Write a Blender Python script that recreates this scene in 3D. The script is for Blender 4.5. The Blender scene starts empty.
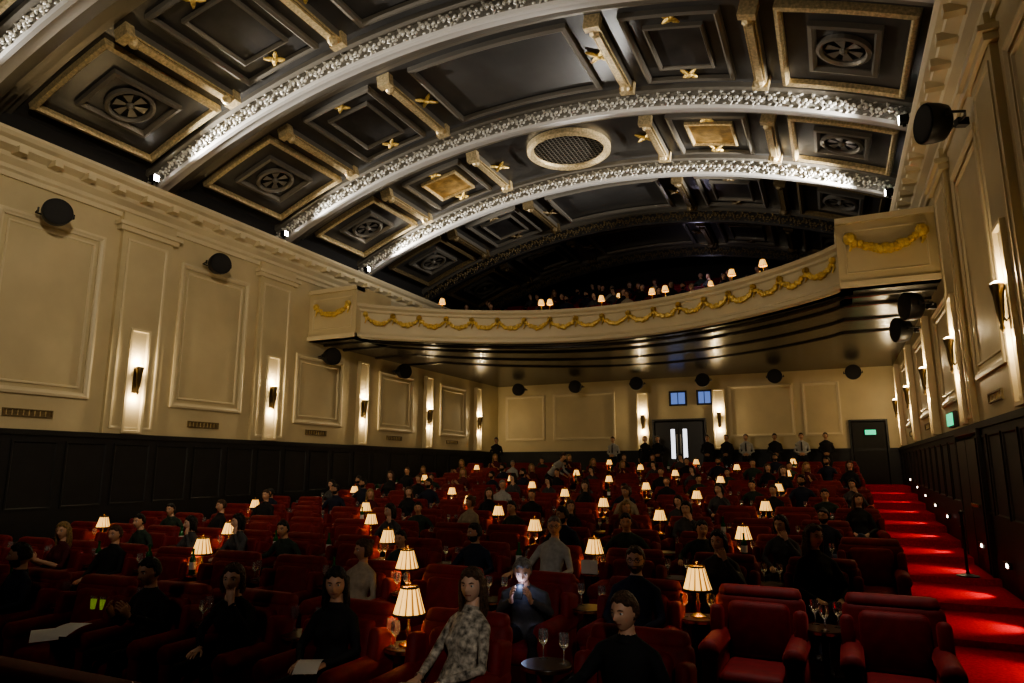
import bpy, bmesh, math, random
from mathutils import Vector, Matrix
random.seed(7)
C=bpy.context
COL=C.scene.collection
# ------------------------------------------------------------ materials
def mat(name,col,rough=.6,metal=0,emit=None,es=0,noise=0,nscale=8,bump=0,bscale=40,sheen=0,alpha=None,spec=None):
    m=bpy.data.materials.new(name); m.use_nodes=True
    nt=m.node_tree; b=nt.nodes["Principled BSDF"]
    b.inputs["Base Color"].default_value=(*col,1); b.inputs["Roughness"].default_value=rough
    b.inputs["Metallic"].default_value=metal
    if spec is not None: b.inputs["Specular IOR Level"].default_value=spec
    if sheen: b.inputs["Sheen Weight"].default_value=sheen; b.inputs["Sheen Tint"].default_value=(.8,.1,.1,1)
    if emit: b.inputs["Emission Color"].default_value=(*emit,1); b.inputs["Emission Strength"].default_value=es
    if alpha is not None:
        b.inputs["Transmission Weight"].default_value=alpha
    if noise or bump:
        tc=nt.nodes.new("ShaderNodeTexCoord")
    if noise:
        n=nt.nodes.new("ShaderNodeTexNoise"); n.inputs["Scale"].default_value=nscale; n.inputs["Detail"].default_value=5
        nt.links.new(tc.outputs["Object"],n.inputs["Vector"])
        r=nt.nodes.new("ShaderNodeValToRGB")
        r.color_ramp.elements[0].position=.3; r.color_ramp.elements[1].position=.75
        r.color_ramp.elements[0].color=(*[c*(1-noise) for c in col],1)
        r.color_ramp.elements[1].color=(*[min(1,c*(1+noise)) for c in col],1)
        nt.links.new(n.outputs["Fac"],r.inputs["Fac"]); nt.links.new(r.outputs["Color"],b.inputs["Base Color"])
    if bump:
        n2=nt.nodes.new("ShaderNodeTexNoise"); n2.inputs["Scale"].default_value=bscale; n2.inputs["Detail"].default_value=4
        nt.links.new(tc.outputs["Object"],n2.inputs["Vector"])
        bp=nt.nodes.new("ShaderNodeBump"); bp.inputs["Strength"].default_value=bump; bp.inputs["Distance"].default_value=.02
        nt.links.new(n2.outputs["Fac"],bp.inputs["Height"]); nt.links.new(bp.outputs["Normal"],b.inputs["Normal"])
    return m
M={}
M['cream']=mat("plaster_cream",(.58,.49,.31),.6,noise=.08,nscale=1.2,bump=.15,bscale=6)
M['creamtrim']=mat("plaster_cream_trim",(.66,.57,.39),.5)
M['wains']=mat("wainscot_charcoal",(.014,.015,.017),.55,noise=.2,nscale=3)
M['vault']=mat("vault_bronze",(.095,.092,.088),.30,metal=.45,noise=.25,nscale=.8)
M['vault2']=mat("vault_coffer_panel",(.062,.060,.060),.32,metal=.4,noise=.3,nscale=2)
M['vtrim']=mat("vault_grey_moulding",(.24,.22,.185),.34,metal=.5)
M['silver']=mat("rib_silver_leaf",(.86,.84,.78),.42,metal=.2,noise=.12,nscale=14,bump=.5,bscale=60)
M['silverb']=mat("rib_silver_ground",(.34,.33,.30),.45,metal=.3,noise=.3,nscale=20,bump=.6,bscale=50)
M['ribw']=mat("rib_soffit",(.62,.60,.57),.42,metal=.1)
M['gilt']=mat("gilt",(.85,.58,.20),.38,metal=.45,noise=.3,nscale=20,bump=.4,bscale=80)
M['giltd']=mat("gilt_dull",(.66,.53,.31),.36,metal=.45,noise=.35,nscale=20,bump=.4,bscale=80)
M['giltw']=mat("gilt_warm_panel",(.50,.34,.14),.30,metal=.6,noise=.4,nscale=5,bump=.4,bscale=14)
M['giltx']=mat("gilt_dark",(.20,.15,.08),.45,metal=.4,noise=.35,nscale=20,bump=.4,bscale=80)  # dark gilt; on the rear vault bays it puts the dimness into the colour
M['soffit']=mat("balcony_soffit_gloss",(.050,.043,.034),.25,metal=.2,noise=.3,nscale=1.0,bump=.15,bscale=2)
M['black']=mat("matte_black",(.010,.010,.011),.5)
M['dark']=mat("dark_void_paint",(.015,.014,.014),.7)
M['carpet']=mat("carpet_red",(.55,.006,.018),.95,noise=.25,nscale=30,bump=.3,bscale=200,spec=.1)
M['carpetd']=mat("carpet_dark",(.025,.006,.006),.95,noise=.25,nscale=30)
M['brass']=mat("brass",(.75,.55,.25),.25,metal=1)
M['bronze']=mat("dark_bronze",(.10,.07,.035),.35,metal=.8)
M['door']=mat("door_painted",(.030,.028,.027),.4)
M['glassblue']=mat("projection_glass",(.05,.08,.15),.1,emit=(.25,.4,1.0),es=.5)
M['doorglass']=mat("door_glass",(.5,.55,.6),.2,emit=(.9,.92,1.0),es=1.8)
M['white']=mat("white_paint",(.7,.7,.68),.5)
M['greensign']=mat("exit_sign_green",(.02,.4,.2),.4,emit=(.05,1,.5),es=.9)
M['lens']=mat("light_lens",(.9,.8,.7),.4,emit=(1,.90,.75),es=12)
M['flood']=mat("floodlight_lens",(.9,.9,.9),.4,emit=(1,.96,.9),es=40)
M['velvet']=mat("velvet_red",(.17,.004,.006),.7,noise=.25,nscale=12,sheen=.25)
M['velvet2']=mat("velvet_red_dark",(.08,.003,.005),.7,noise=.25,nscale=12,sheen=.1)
M['wood']=mat("dark_wood",(.04,.016,.008),.3,noise=.4,nscale=9)
M['shade']=mat("pleated_lamp_shade",(.85,.60,.28),.8,emit=(1,.56,.15),es=1.6,noise=.1,nscale=30)
M['shade'].cycles.emission_sampling='NONE'
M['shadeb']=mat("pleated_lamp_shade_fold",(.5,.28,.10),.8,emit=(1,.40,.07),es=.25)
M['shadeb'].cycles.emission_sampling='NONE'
M['trimb']=mat("lamp_shade_braid",(.05,.03,.02),.8)
M['glass']=mat("clear_glass",(.9,.93,.93),.05,alpha=.9)
M['bottle']=mat("bottle_green_glass",(.02,.16,.04),.08,alpha=.3)
M['drink']=mat("cocktail_yellow_green",(.45,.6,.05),.2,emit=(.5,.7,.05),es=.22)
M['paper']=mat("paper_white",(.75,.73,.68),.8)
M['screen']=mat("phone_screen",(.3,.4,.8),.2,emit=(.45,.55,1),es=4)
M['bulb']=mat("bulb_glow",(1,.9,.7),.4,emit=(1,.8,.5),es=6)
M['bulb'].cycles.emission_sampling='NONE'
M['flood'].cycles.emission_sampling='NONE'; M['lens'].cycles.emission_sampling='NONE'
for i,c in enumerate([(.62,.36,.24),(.45,.25,.16),(.68,.43,.31)]): M['skin%d'%i]=mat("skin_%d"%i,c,.5,noise=.06,nscale=15)
for k,c in dict(black=(.012,.010,.009),brown=(.08,.04,.02),blonde=(.30,.19,.08),grey=(.20,.19,.18)).items(): M['hair_'+k]=mat("hair_"+k,c,.45,noise=.6,nscale=50,bump=.9,bscale=70)
M['lips']=mat("lips",(.38,.12,.10),.4); M['eyew']=mat("eye_white",(.7,.68,.65),.2); M['iris']=mat("iris",(.02,.012,.008),.2)
for k,c in dict(black=(.012,.012,.014),navy=(.014,.018,.04),white=(.42,.42,.40),grey=(.07,.07,.075),maroon=(.09,.012,.018),green=(.035,.055,.04),beige=(.36,.30,.22),denim=(.03,.045,.08),trouser=(.50,.42,.30)).items():
    M['cl_'+k]=mat("cloth_"+k,c,.85,noise=.15,nscale=20,bump=.2,bscale=30)
M['cl_floral']=mat("cloth_floral",(.46,.41,.34),.8,noise=.85,nscale=26)
M['leather']=mat("shoe_leather",(.02,.016,.014),.35)
# ------------------------------------------------------------ mesh builder
class MB:
    def __init__(s): s.v=[];s.f=[];s.m=[];s.mats=[]
    def mi(s,k):
        if k not in s.mats: s.mats.append(k)
        return s.mats.index(k)
    def add(s,vs,fs,k):
        o=len(s.v); i=s.mi(k)
        s.v+= [tuple(v) for v in vs]
        for q in fs: s.f.append(tuple(o+a for a in q)); s.m.append(i)
    def box(s,x0,x1,y0,y1,z0,z1,k):
        s.add([(x,y,z) for z in(z0,z1) for y in(y0,y1) for x in(x0,x1)],[(0,2,3,1),(4,5,7,6),(0,1,5,4),(2,6,7,3),(0,4,6,2),(1,3,7,5)],k)
    def rbox(s,c,size,r,k,rot=None,seg=3):
        bm=bmesh.new(); bmesh.ops.create_cube(bm,size=1)
        for v in bm.verts: v.co=Vector((v.co.x*size[0],v.co.y*size[1],v.co.z*size[2]))
        bmesh.ops.bevel(bm,geom=list(bm.edges),offset=r,segments=seg,affect='EDGES',profile=.5)
        bm.verts.index_update(); R=rot if rot is not None else Matrix.Identity(3)
        s.add([Vector(c)+R@v.co for v in bm.verts],[tuple(v.index for v in fc.verts) for fc in bm.faces],k); bm.free()
    def lathe(s,o,ax,prof,k,n=24,cap=True):
        o=Vector(o); ax=Vector(ax); L=ax.length; t=ax.normalized()
        a=Vector((0,0,1)) if abs(t.z)<.9 else Vector((1,0,0))
        u=t.cross(a).normalized(); w=t.cross(u)
        vs=[];fs=[]
        for r,h in prof:
            for i in range(n):
                an=2*math.pi*i/n
                vs.append(o+ax*h+u*r*math.cos(an)+w*r*math.sin(an))
        for j in range(len(prof)-1):
            for i in range(n):
                fs.append((j*n+i,j*n+(i+1)%n,(j+1)*n+(i+1)%n,(j+1)*n+i))
        if cap:
            fs.append(tuple(range(n))[::-1]); fs.append(tuple((len(prof)-1)*n+i for i in range(n)))
        s.add(vs,fs,k)
    def ball(s,c,r,k,n=8,m=5,sc=(1,1,1),rot=None):
        vs=[];fs=[]
        for j in range(m+1):
            a=math.pi*j/m
            for i in range(n):
                b=2*math.pi*i/n
                p=Vector((math.sin(a)*math.cos(b)*r*sc[0],math.sin(a)*math.sin(b)*r*sc[1],math.cos(a)*r*sc[2]))
                if rot is not None: p=rot@p
                vs.append(Vector(c)+p)
        for j in range(m):
            for i in range(n):
                fs.append((j*n+i,(j+1)*n+i,(j+1)*n+(i+1)%n,j*n+(i+1)%n))
        s.add(vs,fs,k)
    def tube(s,pts,r,k,n=8):
        pts=[Vector(p) for p in pts]; vs=[];fs=[]
        for i,p in enumerate(pts):
            t=(pts[min(i+1,len(pts)-1)]-pts[max(i-1,0)]).normalized()
            a=Vector((0,0,1)) if abs(t.z)<.9 else Vector((1,0,0))
            u=t.cross(a).normalized(); w=t.cross(u)
            rr=r[i] if isinstance(r,(list,tuple)) else r
            for q in range(n):
                an=2*math.pi*q/n; vs.append(p+u*rr*math.cos(an)+w*rr*math.sin(an))
        for j in range(len(pts)-1):
            for i in range(n): fs.append((j*n+i,j*n+(i+1)%n,(j+1)*n+(i+1)%n,(j+1)*n+i))
        fs.append(tuple(range(n))[::-1]); fs.append(tuple((len(pts)-1)*n+i for i in range(n)))
        s.add(vs,fs,k)
    def eloft(s,secs,k,n=16,side=(1,0,0)):
        """secs: (centre, rx along side, ry across)"""
        vs=[];fs=[]; P=[Vector(q[0]) for q in secs]; side=Vector(side)
        for i,(c,rx,ry) in enumerate(secs):
            t=(P[min(i+1,len(P)-1)]-P[max(i-1,0)]).normalized()
            u=(side-t*side.dot(t)).normalized(); w=t.cross(u)
            for q in range(n):
                an=2*math.pi*q/n; vs.append(P[i]+u*rx*math.cos(an)+w*ry*math.sin(an))
        for j in range(len(P)-1):
            for i in range(n): fs.append((j*n+i,j*n+(i+1)%n,(j+1)*n+(i+1)%n,(j+1)*n+i))
        fs.append(tuple(range(n))[::-1]); fs.append(tuple((len(P)-1)*n+i for i in range(n)))
        s.add(vs,fs,k)
    def rings(s,P,u0,u1,v0,v1,prof,k,nu=1,nv=1,fill=None):
        """mitred moulding: prof = list of (inset,height)"""
        vs=[];fs=[];cnt=0
        for (ins,h) in prof:
            a0,a1,b0,b1=u0+ins,u1-ins,v0+ins,v1-ins
            ring=[(a0+(a1-a0)*i/nu,b0) for i in range(nu)]+[(a1,b0+(b1-b0)*i/nv) for i in range(nv)]+[(a1-(a1-a0)*i/nu,b1) for i in range(nu)]+[(a0,b1-(b1-b0)*i/nv) for i in range(nv)]
            cnt=len(ring); vs+=[P(u,v,h) for u,v in ring]
        for j in range(len(prof)-1):
            for i in range(cnt): fs.append((j*cnt+i,j*cnt+(i+1)%cnt,(j+1)*cnt+(i+1)%cnt,(j+1)*cnt+i))
        s.add(vs,fs,k)
        if fill:
            ins,h=prof[-1]; a0,a1,b0,b1=u0+ins,u1-ins,v0+ins,v1-ins
            vs=[P(a0+(a1-a0)*i/nu,b,h) for b in(b0,b1) for i in range(nu+1)]
            s.add(vs,[(i,i+1,nu+2+i,nu+1+i) for i in range(nu)],fill)
    def mesh(s,name,smooth=False,recalc=True,ang=40):
        me=bpy.data.meshes.new(name); me.from_pydata(s.v,[],s.f)
        for k in s.mats: me.materials.append(M[k])
        me.polygons.foreach_set("material_index",s.m)
        if recalc:
            bm=bmesh.new(); bm.from_mesh(me); bmesh.ops.recalc_face_normals(bm,faces=bm.faces); bm.to_mesh(me); bm.free()
        if smooth:
            me.polygons.foreach_set("use_smooth",[True]*len(me.polygons))
            try: me.set_sharp_from_angle(angle=math.radians(ang))
            except Exception: pass
        return me
    def obj(s,name,smooth=False,parent=None,loc=(0,0,0)):
        o=bpy.data.objects.new(name,s.mesh(name,smooth)); COL.objects.link(o); o.location=loc
        if parent: o.parent=parent
        return o
def link(name,me,loc,rz=0,sc=1):
    o=bpy.data.objects.new(name,me); COL.objects.link(o); o.location=loc; o.rotation_euler=(0,0,rz); o.scale=(sc,sc,sc); return o
def light(name,kind,loc,energy,col=(1,1,1),target=None,size=.1,angle=60,blend=.5,parent=None):
    l=bpy.data.lights.new(name,kind); l.energy=energy; l.color=col
    if kind=='AREA': l.size=size
    else: l.shadow_soft_size=size
    if kind=='SPOT': l.spot_size=math.radians(angle); l.spot_blend=blend
    o=bpy.data.objects.new(name,l); COL.objects.link(o); o.location=loc
    if target is not None: o.rotation_euler=(Vector(target)-Vector(loc)).to_track_quat('-Z','Y').to_euler()
    if parent: o.parent=parent
    return o
# ------------------------------------------------------------ dimensions
XL,XR,YB,YF=-13.7,2.2,28.0,-2.6
XC=-5.8
RY=[1.9,5.9,9.9,13.9,17.9,21.9,25.9]          # pilaster bays
RC=[2.2,6.25,10.25,14.25,17.95,21.9,25.9]     # vault ribs
ROW0,RP=4.75,1.78
def fz(y): return -.17+.0022*max(y,0)**2
rows=[ROW0+RP*i for i in range(12)]
def rowz(i): return fz(rows[i]+.2)
ZW=2.62
ZSOF=5.56
# ------------------------------------------------------------ floor
b=MB()
def step(y0,y1,z,last=False):
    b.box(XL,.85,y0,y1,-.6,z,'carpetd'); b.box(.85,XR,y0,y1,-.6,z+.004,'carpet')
step(YF,rows[0]-.85,-.17)
for i,y in enumerate(rows):
    step(y-.85,y+.93,rowz(i))
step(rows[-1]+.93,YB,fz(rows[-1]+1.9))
ZBACK=fz(rows[-1]+1.9)
b.obj("floor")
# ------------------------------------------------------------ walls
def wall_side(name,X,s):
    b=MB()  # s=+1 room lies toward +x
    x0,x1=sorted((X,X-s*.3))
    b.box(x0,x1,YF-.3,YB+.3,-.6,8.6,'cream')
    P=lambda u,v,n:(X+s*n,u,v)
    a0,a1=sorted((X,X+s*.05)); b.box(a0,a1,YF,YB,-.5,ZW,'wains')
    a0,a1=sorted((X,X+s*.09)); b.box(a0,a1,YF,YB,ZW-.10,ZW,'wains')
    y=YF+.2
    while y<YB-.9:
        b.rings(P,y,y+.85,1.15+fz(y)*.3,ZW-.2,[(0,.05),(0,.07),(.03,.07),(.05,.05)],'wains'); y+=1.0
    for k,yc in enumerate(RY):
        if yc<17:
            a0,a1=sorted((X,X+s*.09)); b.box(a0,a1,yc-.62,yc+.62,ZW,7.0,'cream')
            b.rings(P,yc-.5,yc+.5,ZW+.1,6.85,[(0,.09),(0,.11),(.04,.11),(.06,.09)],'creamtrim')
            a0,a1=sorted((X,X+s*.16)); b.box(a0,a1,yc-.72,yc+.72,7.0,7.1,'creamtrim')
            a0,a1=sorted((X,X+s*.22)); b.box(a0,a1,yc-.78,yc+.78,7.1,7.18,'creamtrim')
            a0,a1=sorted((X,X+s*.12)); b.box(a0,a1,yc-.66,yc+.66,7.18,7.4,'cream')
        b.rings(P,yc-.24,yc+.24,ZW+.02,5.3 if yc>17 else 4.9,[(0,.09 if yc<17 else 0),(0,.15),(.05,.15),(.07,.10)],'creamtrim',fill='creamtrim')
        if k<len(RY)-1:
            y0,y1=yc+.95,yc+3.05
            if yc<13: z0,z1=3.28,6.72
            else: z0,z1=3.15,5.15
            b.rings(P,y0,y1,z0,z1,[(0,0),(0,.05),(.05,.06),(.09,.035),(.12,.03),(.12,0)],'creamtrim')
            b.rings(P,y0+.2,y1-.2,z0+.2,z1-.2,[(0,0),(.0,.03),(.03,.03),(.05,0)],'creamtrim')
            b.rings(P,yc+1.5,yc+2.4,2.85,3.0,[(0,0),(0,.03),(.02,.03),(.03,.01)],'giltx',fill='giltx')
            for q in range(8):
                a0,a1=sorted((X+s*.01,X+s*.02)); b.box(a0,a1,yc+1.56+q*.1,yc+1.575+q*.1,2.87,2.98,'giltd')
    prof=[(0,7.3),(.05,7.3),(.05,7.40),(.10,7.44),(.10,7.52),(.2,7.62),(.22,7.7),(.38,7.78),(.38,7.88),(.46,7.93),(.5,8.0),(.5,8.06),(0,8.06)]
    vs=[P(yy,z,n) for yy in (YF,YB) for n,z in prof]; n=len(prof)
    b.add(vs,[(i,i+1,n+i+1,n+i) for i in range(n-1)],'creamtrim')
    y=YF+.2
    while y<YB-.3:
        a0,a1=sorted((X+s*.2,X+s*.47)); b.box(a0,a1,y,y+.16,7.67,7.79,'creamtrim')
        y+=.66
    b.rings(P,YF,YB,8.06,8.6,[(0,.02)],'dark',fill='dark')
    return b.obj(name)
wall_side("wall_left",XL,1)
wall_side("wall_right",XR,-1)
b=MB()
b.box(XL-.3,XR+.3,YB,YB+.3,-.6,ZSOF,'cream')
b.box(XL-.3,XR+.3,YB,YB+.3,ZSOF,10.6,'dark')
P=lambda u,v,n:(u,YB-n,v)
b.box(XL,XR,YB-.05,YB,0,ZW,'wains'); b.box(XL,XR,YB-.09,YB,ZW-.1,ZW,'wains')
for x0,x1 in [(-13.3,-11.4),(-11.0,-8.2),(-3.6,-1.2),(-.9,.4)]:
    b.rings(P,x0,x1,3.1,5.1,[(0,0),(0,.05),(.05,.06),(.09,.035),(.12,.03),(.12,0)],'creamtrim')
for xc in (-7.0,-3.95):
    b.rings(P,xc-.24,xc+.24,ZW+.02,5.0,[(0,0),(0,.15),(.05,.15),(.07,.10)],'creamtrim',fill='creamtrim')
b.obj("wall_back")
b=MB(); b.box(XL-.3,XR+.3,YF-.3,YF,-.6,10.6,'dark'); b.obj("wall_front")
def double_door(name,xc,w,h,z0):
    b=MB(); y=YB
    b.rings(P,xc-w/2-.12,xc+w/2+.12,z0-.12,z0+h+.12,[(0,0),(0,.14),(.06,.14),(.12,.08)],'door')
    b.box(xc-w/2,xc+w/2,y-.10,y-.06,z0,z0+h,'door')
    for sx in (-1,1):
        x0,x1=sorted((xc+sx*.03,xc+sx*(w/2-.02)))
        b.box(x0,x1,y-.14,y-.10,z0+.02,z0+h-.02,'door')
        Pd=lambda u,v,n:(u,YB-.14-n,v)
        q0,q1=sorted((xc+sx*.12,xc+sx*.36))
        b.rings(Pd,q0,q1,z0+.9,z0+h-.25,[(0,0),(0,.02),(.03,.02),(.04,.005)],'door',fill='doorglass')
        b.rings(Pd,x0+.12,x1-.12,z0+.15,z0+.75,[(0,0),(0,.02),(.03,.02),(.04,0)],'door')
        b.box(xc+sx*.07-.02,xc+sx*.07+.02,y-.2,y-.17,z0+.7,z0+1.9,'white')
        for zz in (z0+.75,z0+1.85): b.box(xc+sx*.07-.015,xc+sx*.07+.015,y-.19,y-.13,zz-.02,zz+.02,'white')
    return b.obj(name)
double_door("door_1",-5.55,1.9,2.4,ZBACK)
def window(name,x0,x1,z0,z1):
    b=MB(); b.rings(P,x0,x1,z0,z1,[(0,0),(0,.08),(.05,.08),(.07,.02)],'black',fill='glassblue')
    b.box((x0+x1)/2-.012,(x0+x1)/2+.012,YB-.06,YB-.02,z0,z1,'black'); return b.obj(name)
window("window_1",-5.9,-5.2,4.4,5.0); window("window_2",-4.8,-4.2,4.4,5.0)
b=MB(); b.rings(P,.6,1.85,ZBACK-.1,ZBACK+2.3,[(0,0),(0,.14),(.06,.14),(.1,.08)],'black',fill='dark')
b.obj("door_2")
b=MB(); b.box(1.1,1.45,YB-.2,YB-.14,ZBACK+1.75,ZBACK+1.92,'greensign'); b.box(1.08,1.47,YB-.15,YB-.08,ZBACK+1.73,ZBACK+1.94,'black'); b.obj("exit_sign")
b=MB(); PR=lambda u,v,n:(XR-n,u,v)
zz=fz(14.3)
b.rings(PR,13.0,15.2,zz-.1,zz+2.25,[(0,0),(0,.12),(.06,.12),(.1,.07)],'wains',fill='dark')
b.box(XR-.12,XR-.09,13.2,14.08,zz,zz+2.1,'black'); b.box(XR-.12,XR-.09,14.12,15.0,zz,zz+2.1,'black')
b.box(XR-.16,XR-.13,13.3,13.95,zz+1.0,zz+1.05,'brass'); b.obj("door_3")
b=MB(); b.box(XR-.2,XR-.17,14.7,15.25,zz+2.4,zz+2.62,'greensign'); b.box(XR-.17,XR-.09,14.65,15.3,zz+2.37,zz+2.65,'black'); b.obj("exit_sign")
# ------------------------------------------------------------ vault
Rr=17.7; ZC=9.92-Rr; RV=Rr+.45; AM=8.25
def VA(a,y,h):
    p=a/Rr; r=RV-h; return (XC+r*math.sin(p),y,ZC+r*math.cos(p))
b=MB(); N=60
for h in (0,-.25):
    vs=[VA(-AM+2*AM*i/N,y,h) for y in (YF-.3,YB+.3) for i in range(N+1)]
    b.add(vs,[(i,i+1,N+2+i,N+1+i) for i in range(N)],'vault')
def vbox(b,a0,a1,y0,y1,h0,h1,k):
    n=max(1,int(abs(a1-a0)/.5)); vs=[]
    for i in range(n+1):
        a=a0+(a1-a0)*i/n; vs+=[VA(a,y0,h0),VA(a,y1,h0),VA(a,y1,h1),VA(a,y0,h1)]
    fs=[(0,1,2,3),(4*n,4*n+3,4*n+2,4*n+1)]
    for i in range(n):
        for q in range(4): fs.append((4*i+q,4*i+(q+1)%4,4*i+4+(q+1)%4,4*i+4+q))
    b.add(vs,fs,k)
def vrings(b,a0,a1,y0,y1,prof,k,fill=None):
    b.rings(VA,a0,a1,y0,y1,prof,k,nu=max(1,int((a1-a0)/.4)),fill=fill)
def vent(b,a,yc):
    c=Vector(VA(a,yc,.03)); nrm=(Vector(VA(a,yc,1))-Vector(VA(a,yc,0))).normalized()
    b.lathe(c,nrm,[(.46,0),(.46,.08),(.40,.10),(.36,.06),(.36,.0)],'vtrim',28,cap=False)
    b.lathe(c,nrm,[(.36,.01),(.33,.01)],'black',28)
    t=(Vector(VA(a+.1,yc,0))-Vector(VA(a-.1,yc,0))).normalized(); yv=Vector((0,1,0))
    for j in range(6):
        an=j*math.pi/3; d=t*math.cos(an)+yv*math.sin(an); e=t*math.cos(an+.6)+yv*math.sin(an+.6)
        b.add([c+nrm*.03+d*.06,c+nrm*.05+d*.32,c+nrm*.05+e*.32,c+nrm*.03+e*.08],[(0,1,2,3)],'vtrim')
    b.ball(c+nrm*.04,.08,'vtrim')
def beam(b,a,y0,y1,G):
    vbox(b,a-.11,a+.11,y0,y1,0,.16,'vtrim'); vbox(b,a-.06,a+.06,y0+.05,y1-.05,.16,.22,G)
    for e in (a-.10,a+.10): vbox(b,e-.012,e+.012,y0,y1,.15,.18,G)
    vbox(b,a-.15,a+.15,y0-.05,y0+.12,0,.26,G); vbox(b,a-.15,a+.15,y1-.12,y1+.05,0,.26,G)
    for yy in (y0+.2,y1-.2): b.ball(VA(a,yy,.22),.11,G,8,5)
def rosette(b,a,yc,r,G):
    for sg in (-1,1):
        pts=[VA(a+t*r*sg,yc+t*r,.05) for t in (-1,-.5,0,.5,1)]
        b.tube(pts,[.02,.05,.03,.05,.02],G,6)
    b.ball(VA(a,yc,.06),.07,G)
for k in range(len(RC)):
    y0=RC[k]+.5; y1=(RC[k+1] if k+1<len(RC) else YB+.6)-.5
    if y1-y0<2: continue
    ym=(y0+y1)/2; G='giltd' if k<4 else 'giltx'; G2='gilt' if k<4 else 'giltx'  # bays over the balcony get darker gilt, painting in their dim light
    for sg in (-1,1):
        A=lambda q0,q1:sorted((sg*q0,sg*q1))
        a0,a1=A(5.45,7.6)
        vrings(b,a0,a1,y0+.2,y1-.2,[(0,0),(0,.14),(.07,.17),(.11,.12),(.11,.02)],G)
        vrings(b,a0+.5,a1-.5,y0+.75,y1-.75,[(0,0),(0,.10),(.07,.12),(.12,.05),(.12,.02)],'vtrim',fill='vault2')
        vent(b,(a0+a1)/2,ym)
        beam(b,sg*5.05,y0+.25,y1-.25,G)
        a0,a1=A(2.75,4.55)
        vrings(b,a0,a1,y0+.3,y1-.3,[(0,0),(0,.10),(.06,.13),(.10,.10),(.10,.02)],'vtrim')
        vrings(b,a0+.35,a1-.35,y0+.75,y1-.75,[(0,0),(0,.08),(.04,.10),(.07,.05),(.07,.02)],G if k==3 else 'vtrim',fill='vault2' if k!=3 else 'giltw')
        rosette(b,(a0+a1)/2,y0+.52,.15,G2); rosette(b,(a0+a1)/2,y1-.52,.15,G2)
        beam(b,sg*2.3,y0+.25,y1-.25,G)
        rosette(b,sg*2.02,ym,.2,G2)
    if k==3:
        c=Vector(VA(0,ym,.02)); nr=(Vector(VA(0,ym,1))-Vector(VA(0,ym,0))).normalized()
        b.lathe(c,nr,[(1.12,0),(1.12,.12),(1.02,.18),(.95,.12),(.93,.03)],'giltd',48,cap=False)
        b.lathe(c,nr,[(.93,.01),(.92,.01)],'black',48)
        for j in range(-8,9):
            w=math.sqrt(max(0,.92**2-(j*.11)**2))
            b.box(c.x-w,c.x+w,c.y+j*.11-.009,c.y+j*.11+.009,c.z-.05,c.z-.03,'vtrim')
            b.box(c.x+j*.11-.009,c.x+j*.11+.009,c.y-w,c.y+w,c.z-.05,c.z-.03,'vtrim')
    else:
        vrings(b,-1.75,1.75,y0+.3,y1-.3,[(0,0),(0,.10),(.07,.13),(.12,.10),(.12,.02)],'vtrim')
b.obj("ceiling")
def rib(yc,S='silver',W='ribw',B='silverb'):
    b=MB(); n=72; rd=random.Random(int(yc*10))
    def sweep(prof,k):
        m=len(prof); vs=[VA(-AM+2*AM*i/n,yc+p[0],p[1]) for i in range(n+1) for p in prof]
        b.add(vs,[(i*m+j,i*m+j+1,(i+1)*m+j+1,(i+1)*m+j) for i in range(n) for j in range(m-1)],k)
    sweep([(-.55,0),(-.55,.10),(-.48,.14),(-.45,.14)],'vtrim')
    sweep([(-.45,.14),(-.45,.44)],B)
    sweep([(-.45,.44),(-.42,.50),(-.34,.50),(-.30,.46),(-.12,.44)],W)
    sweep([(-.12,.44),(.05,.38),(.12,.34),(.14,.26),(.28,.24),(.30,.14),(.44,.12),(.46,.05),(.6,.04),(.6,0)],'vtrim')
    cnt=74
    for i in range(cnt):   # acanthus scroll units: curled leaf, flower, berries
        a=-AM+.12+(2*AM-.24)*i/(cnt-1)
        ro=Matrix.Rotation(a/Rr,3,'Y'); up=1 if i%2 else -1
        for q in range(5):
            t=q/4*4.0; rr=.085*(1-.13*q)
            b.ball(VA(a+rr*math.cos(t)*1.1,yc-.47,.29+up*rr*math.sin(t)),.042-.005*q,S,6,4,(1,.9,1))
        b.ball(VA(a,yc-.49,.29),.036,S,6,4)
        for l in (-1,0,1):
            b.ball(VA(a+.115+.02*l,yc-.465,.29-up*(.07+.025*abs(l))+l*.03),.04,S,6,3,(.45,.6,1.5),ro@Matrix.Rotation(.7*l+up*.3,3,'Y'))
        b.ball(VA(a+rd.uniform(-.02,.02),yc-.465,.42),.026,S,6,3,(1.6,.8,.8)); b.ball(VA(a+.11,yc-.465,.165),.026,S,6,3,(1.6,.8,.8))
    return b.obj("vault_rib",smooth=True)
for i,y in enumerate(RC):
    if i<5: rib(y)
    else: rib(y,'giltx','vault2','vault2')  # rear ribs use dark materials, so their shade is in the colour
def flood_mesh():
    b=MB(); b.rbox((0,0,0),(.16,.14,.16),.02,'black'); b.box(.08,.086,-.06,.06,-.065,.065,'flood'); b.box(-.03,.03,-.02,.02,-.14,-.05,'black'); return b.mesh("rib_floodlight")
FM=flood_mesh()
COOL=(1,.95,.87)
for y,eL,eR in ((2.2,60,0),(6.25,420,90),(10.25,2800,90),(14.25,1300,900),(17.95,2900,4600)):
    for sg,e in((-1,eL),(1,eR)):
        if e<=0: continue
        X=XL+.55 if sg<0 else XR-.55
        link("rib_floodlight",FM,(X,y-.72,8.2),0 if sg<0 else math.pi)
        light("rib_uplight",'SPOT',(X-sg*.12,y-.80,8.2),e,COOL,target=(X-sg*4,y-.42,9.5),size=.06,angle=52,blend=.9)
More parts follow.
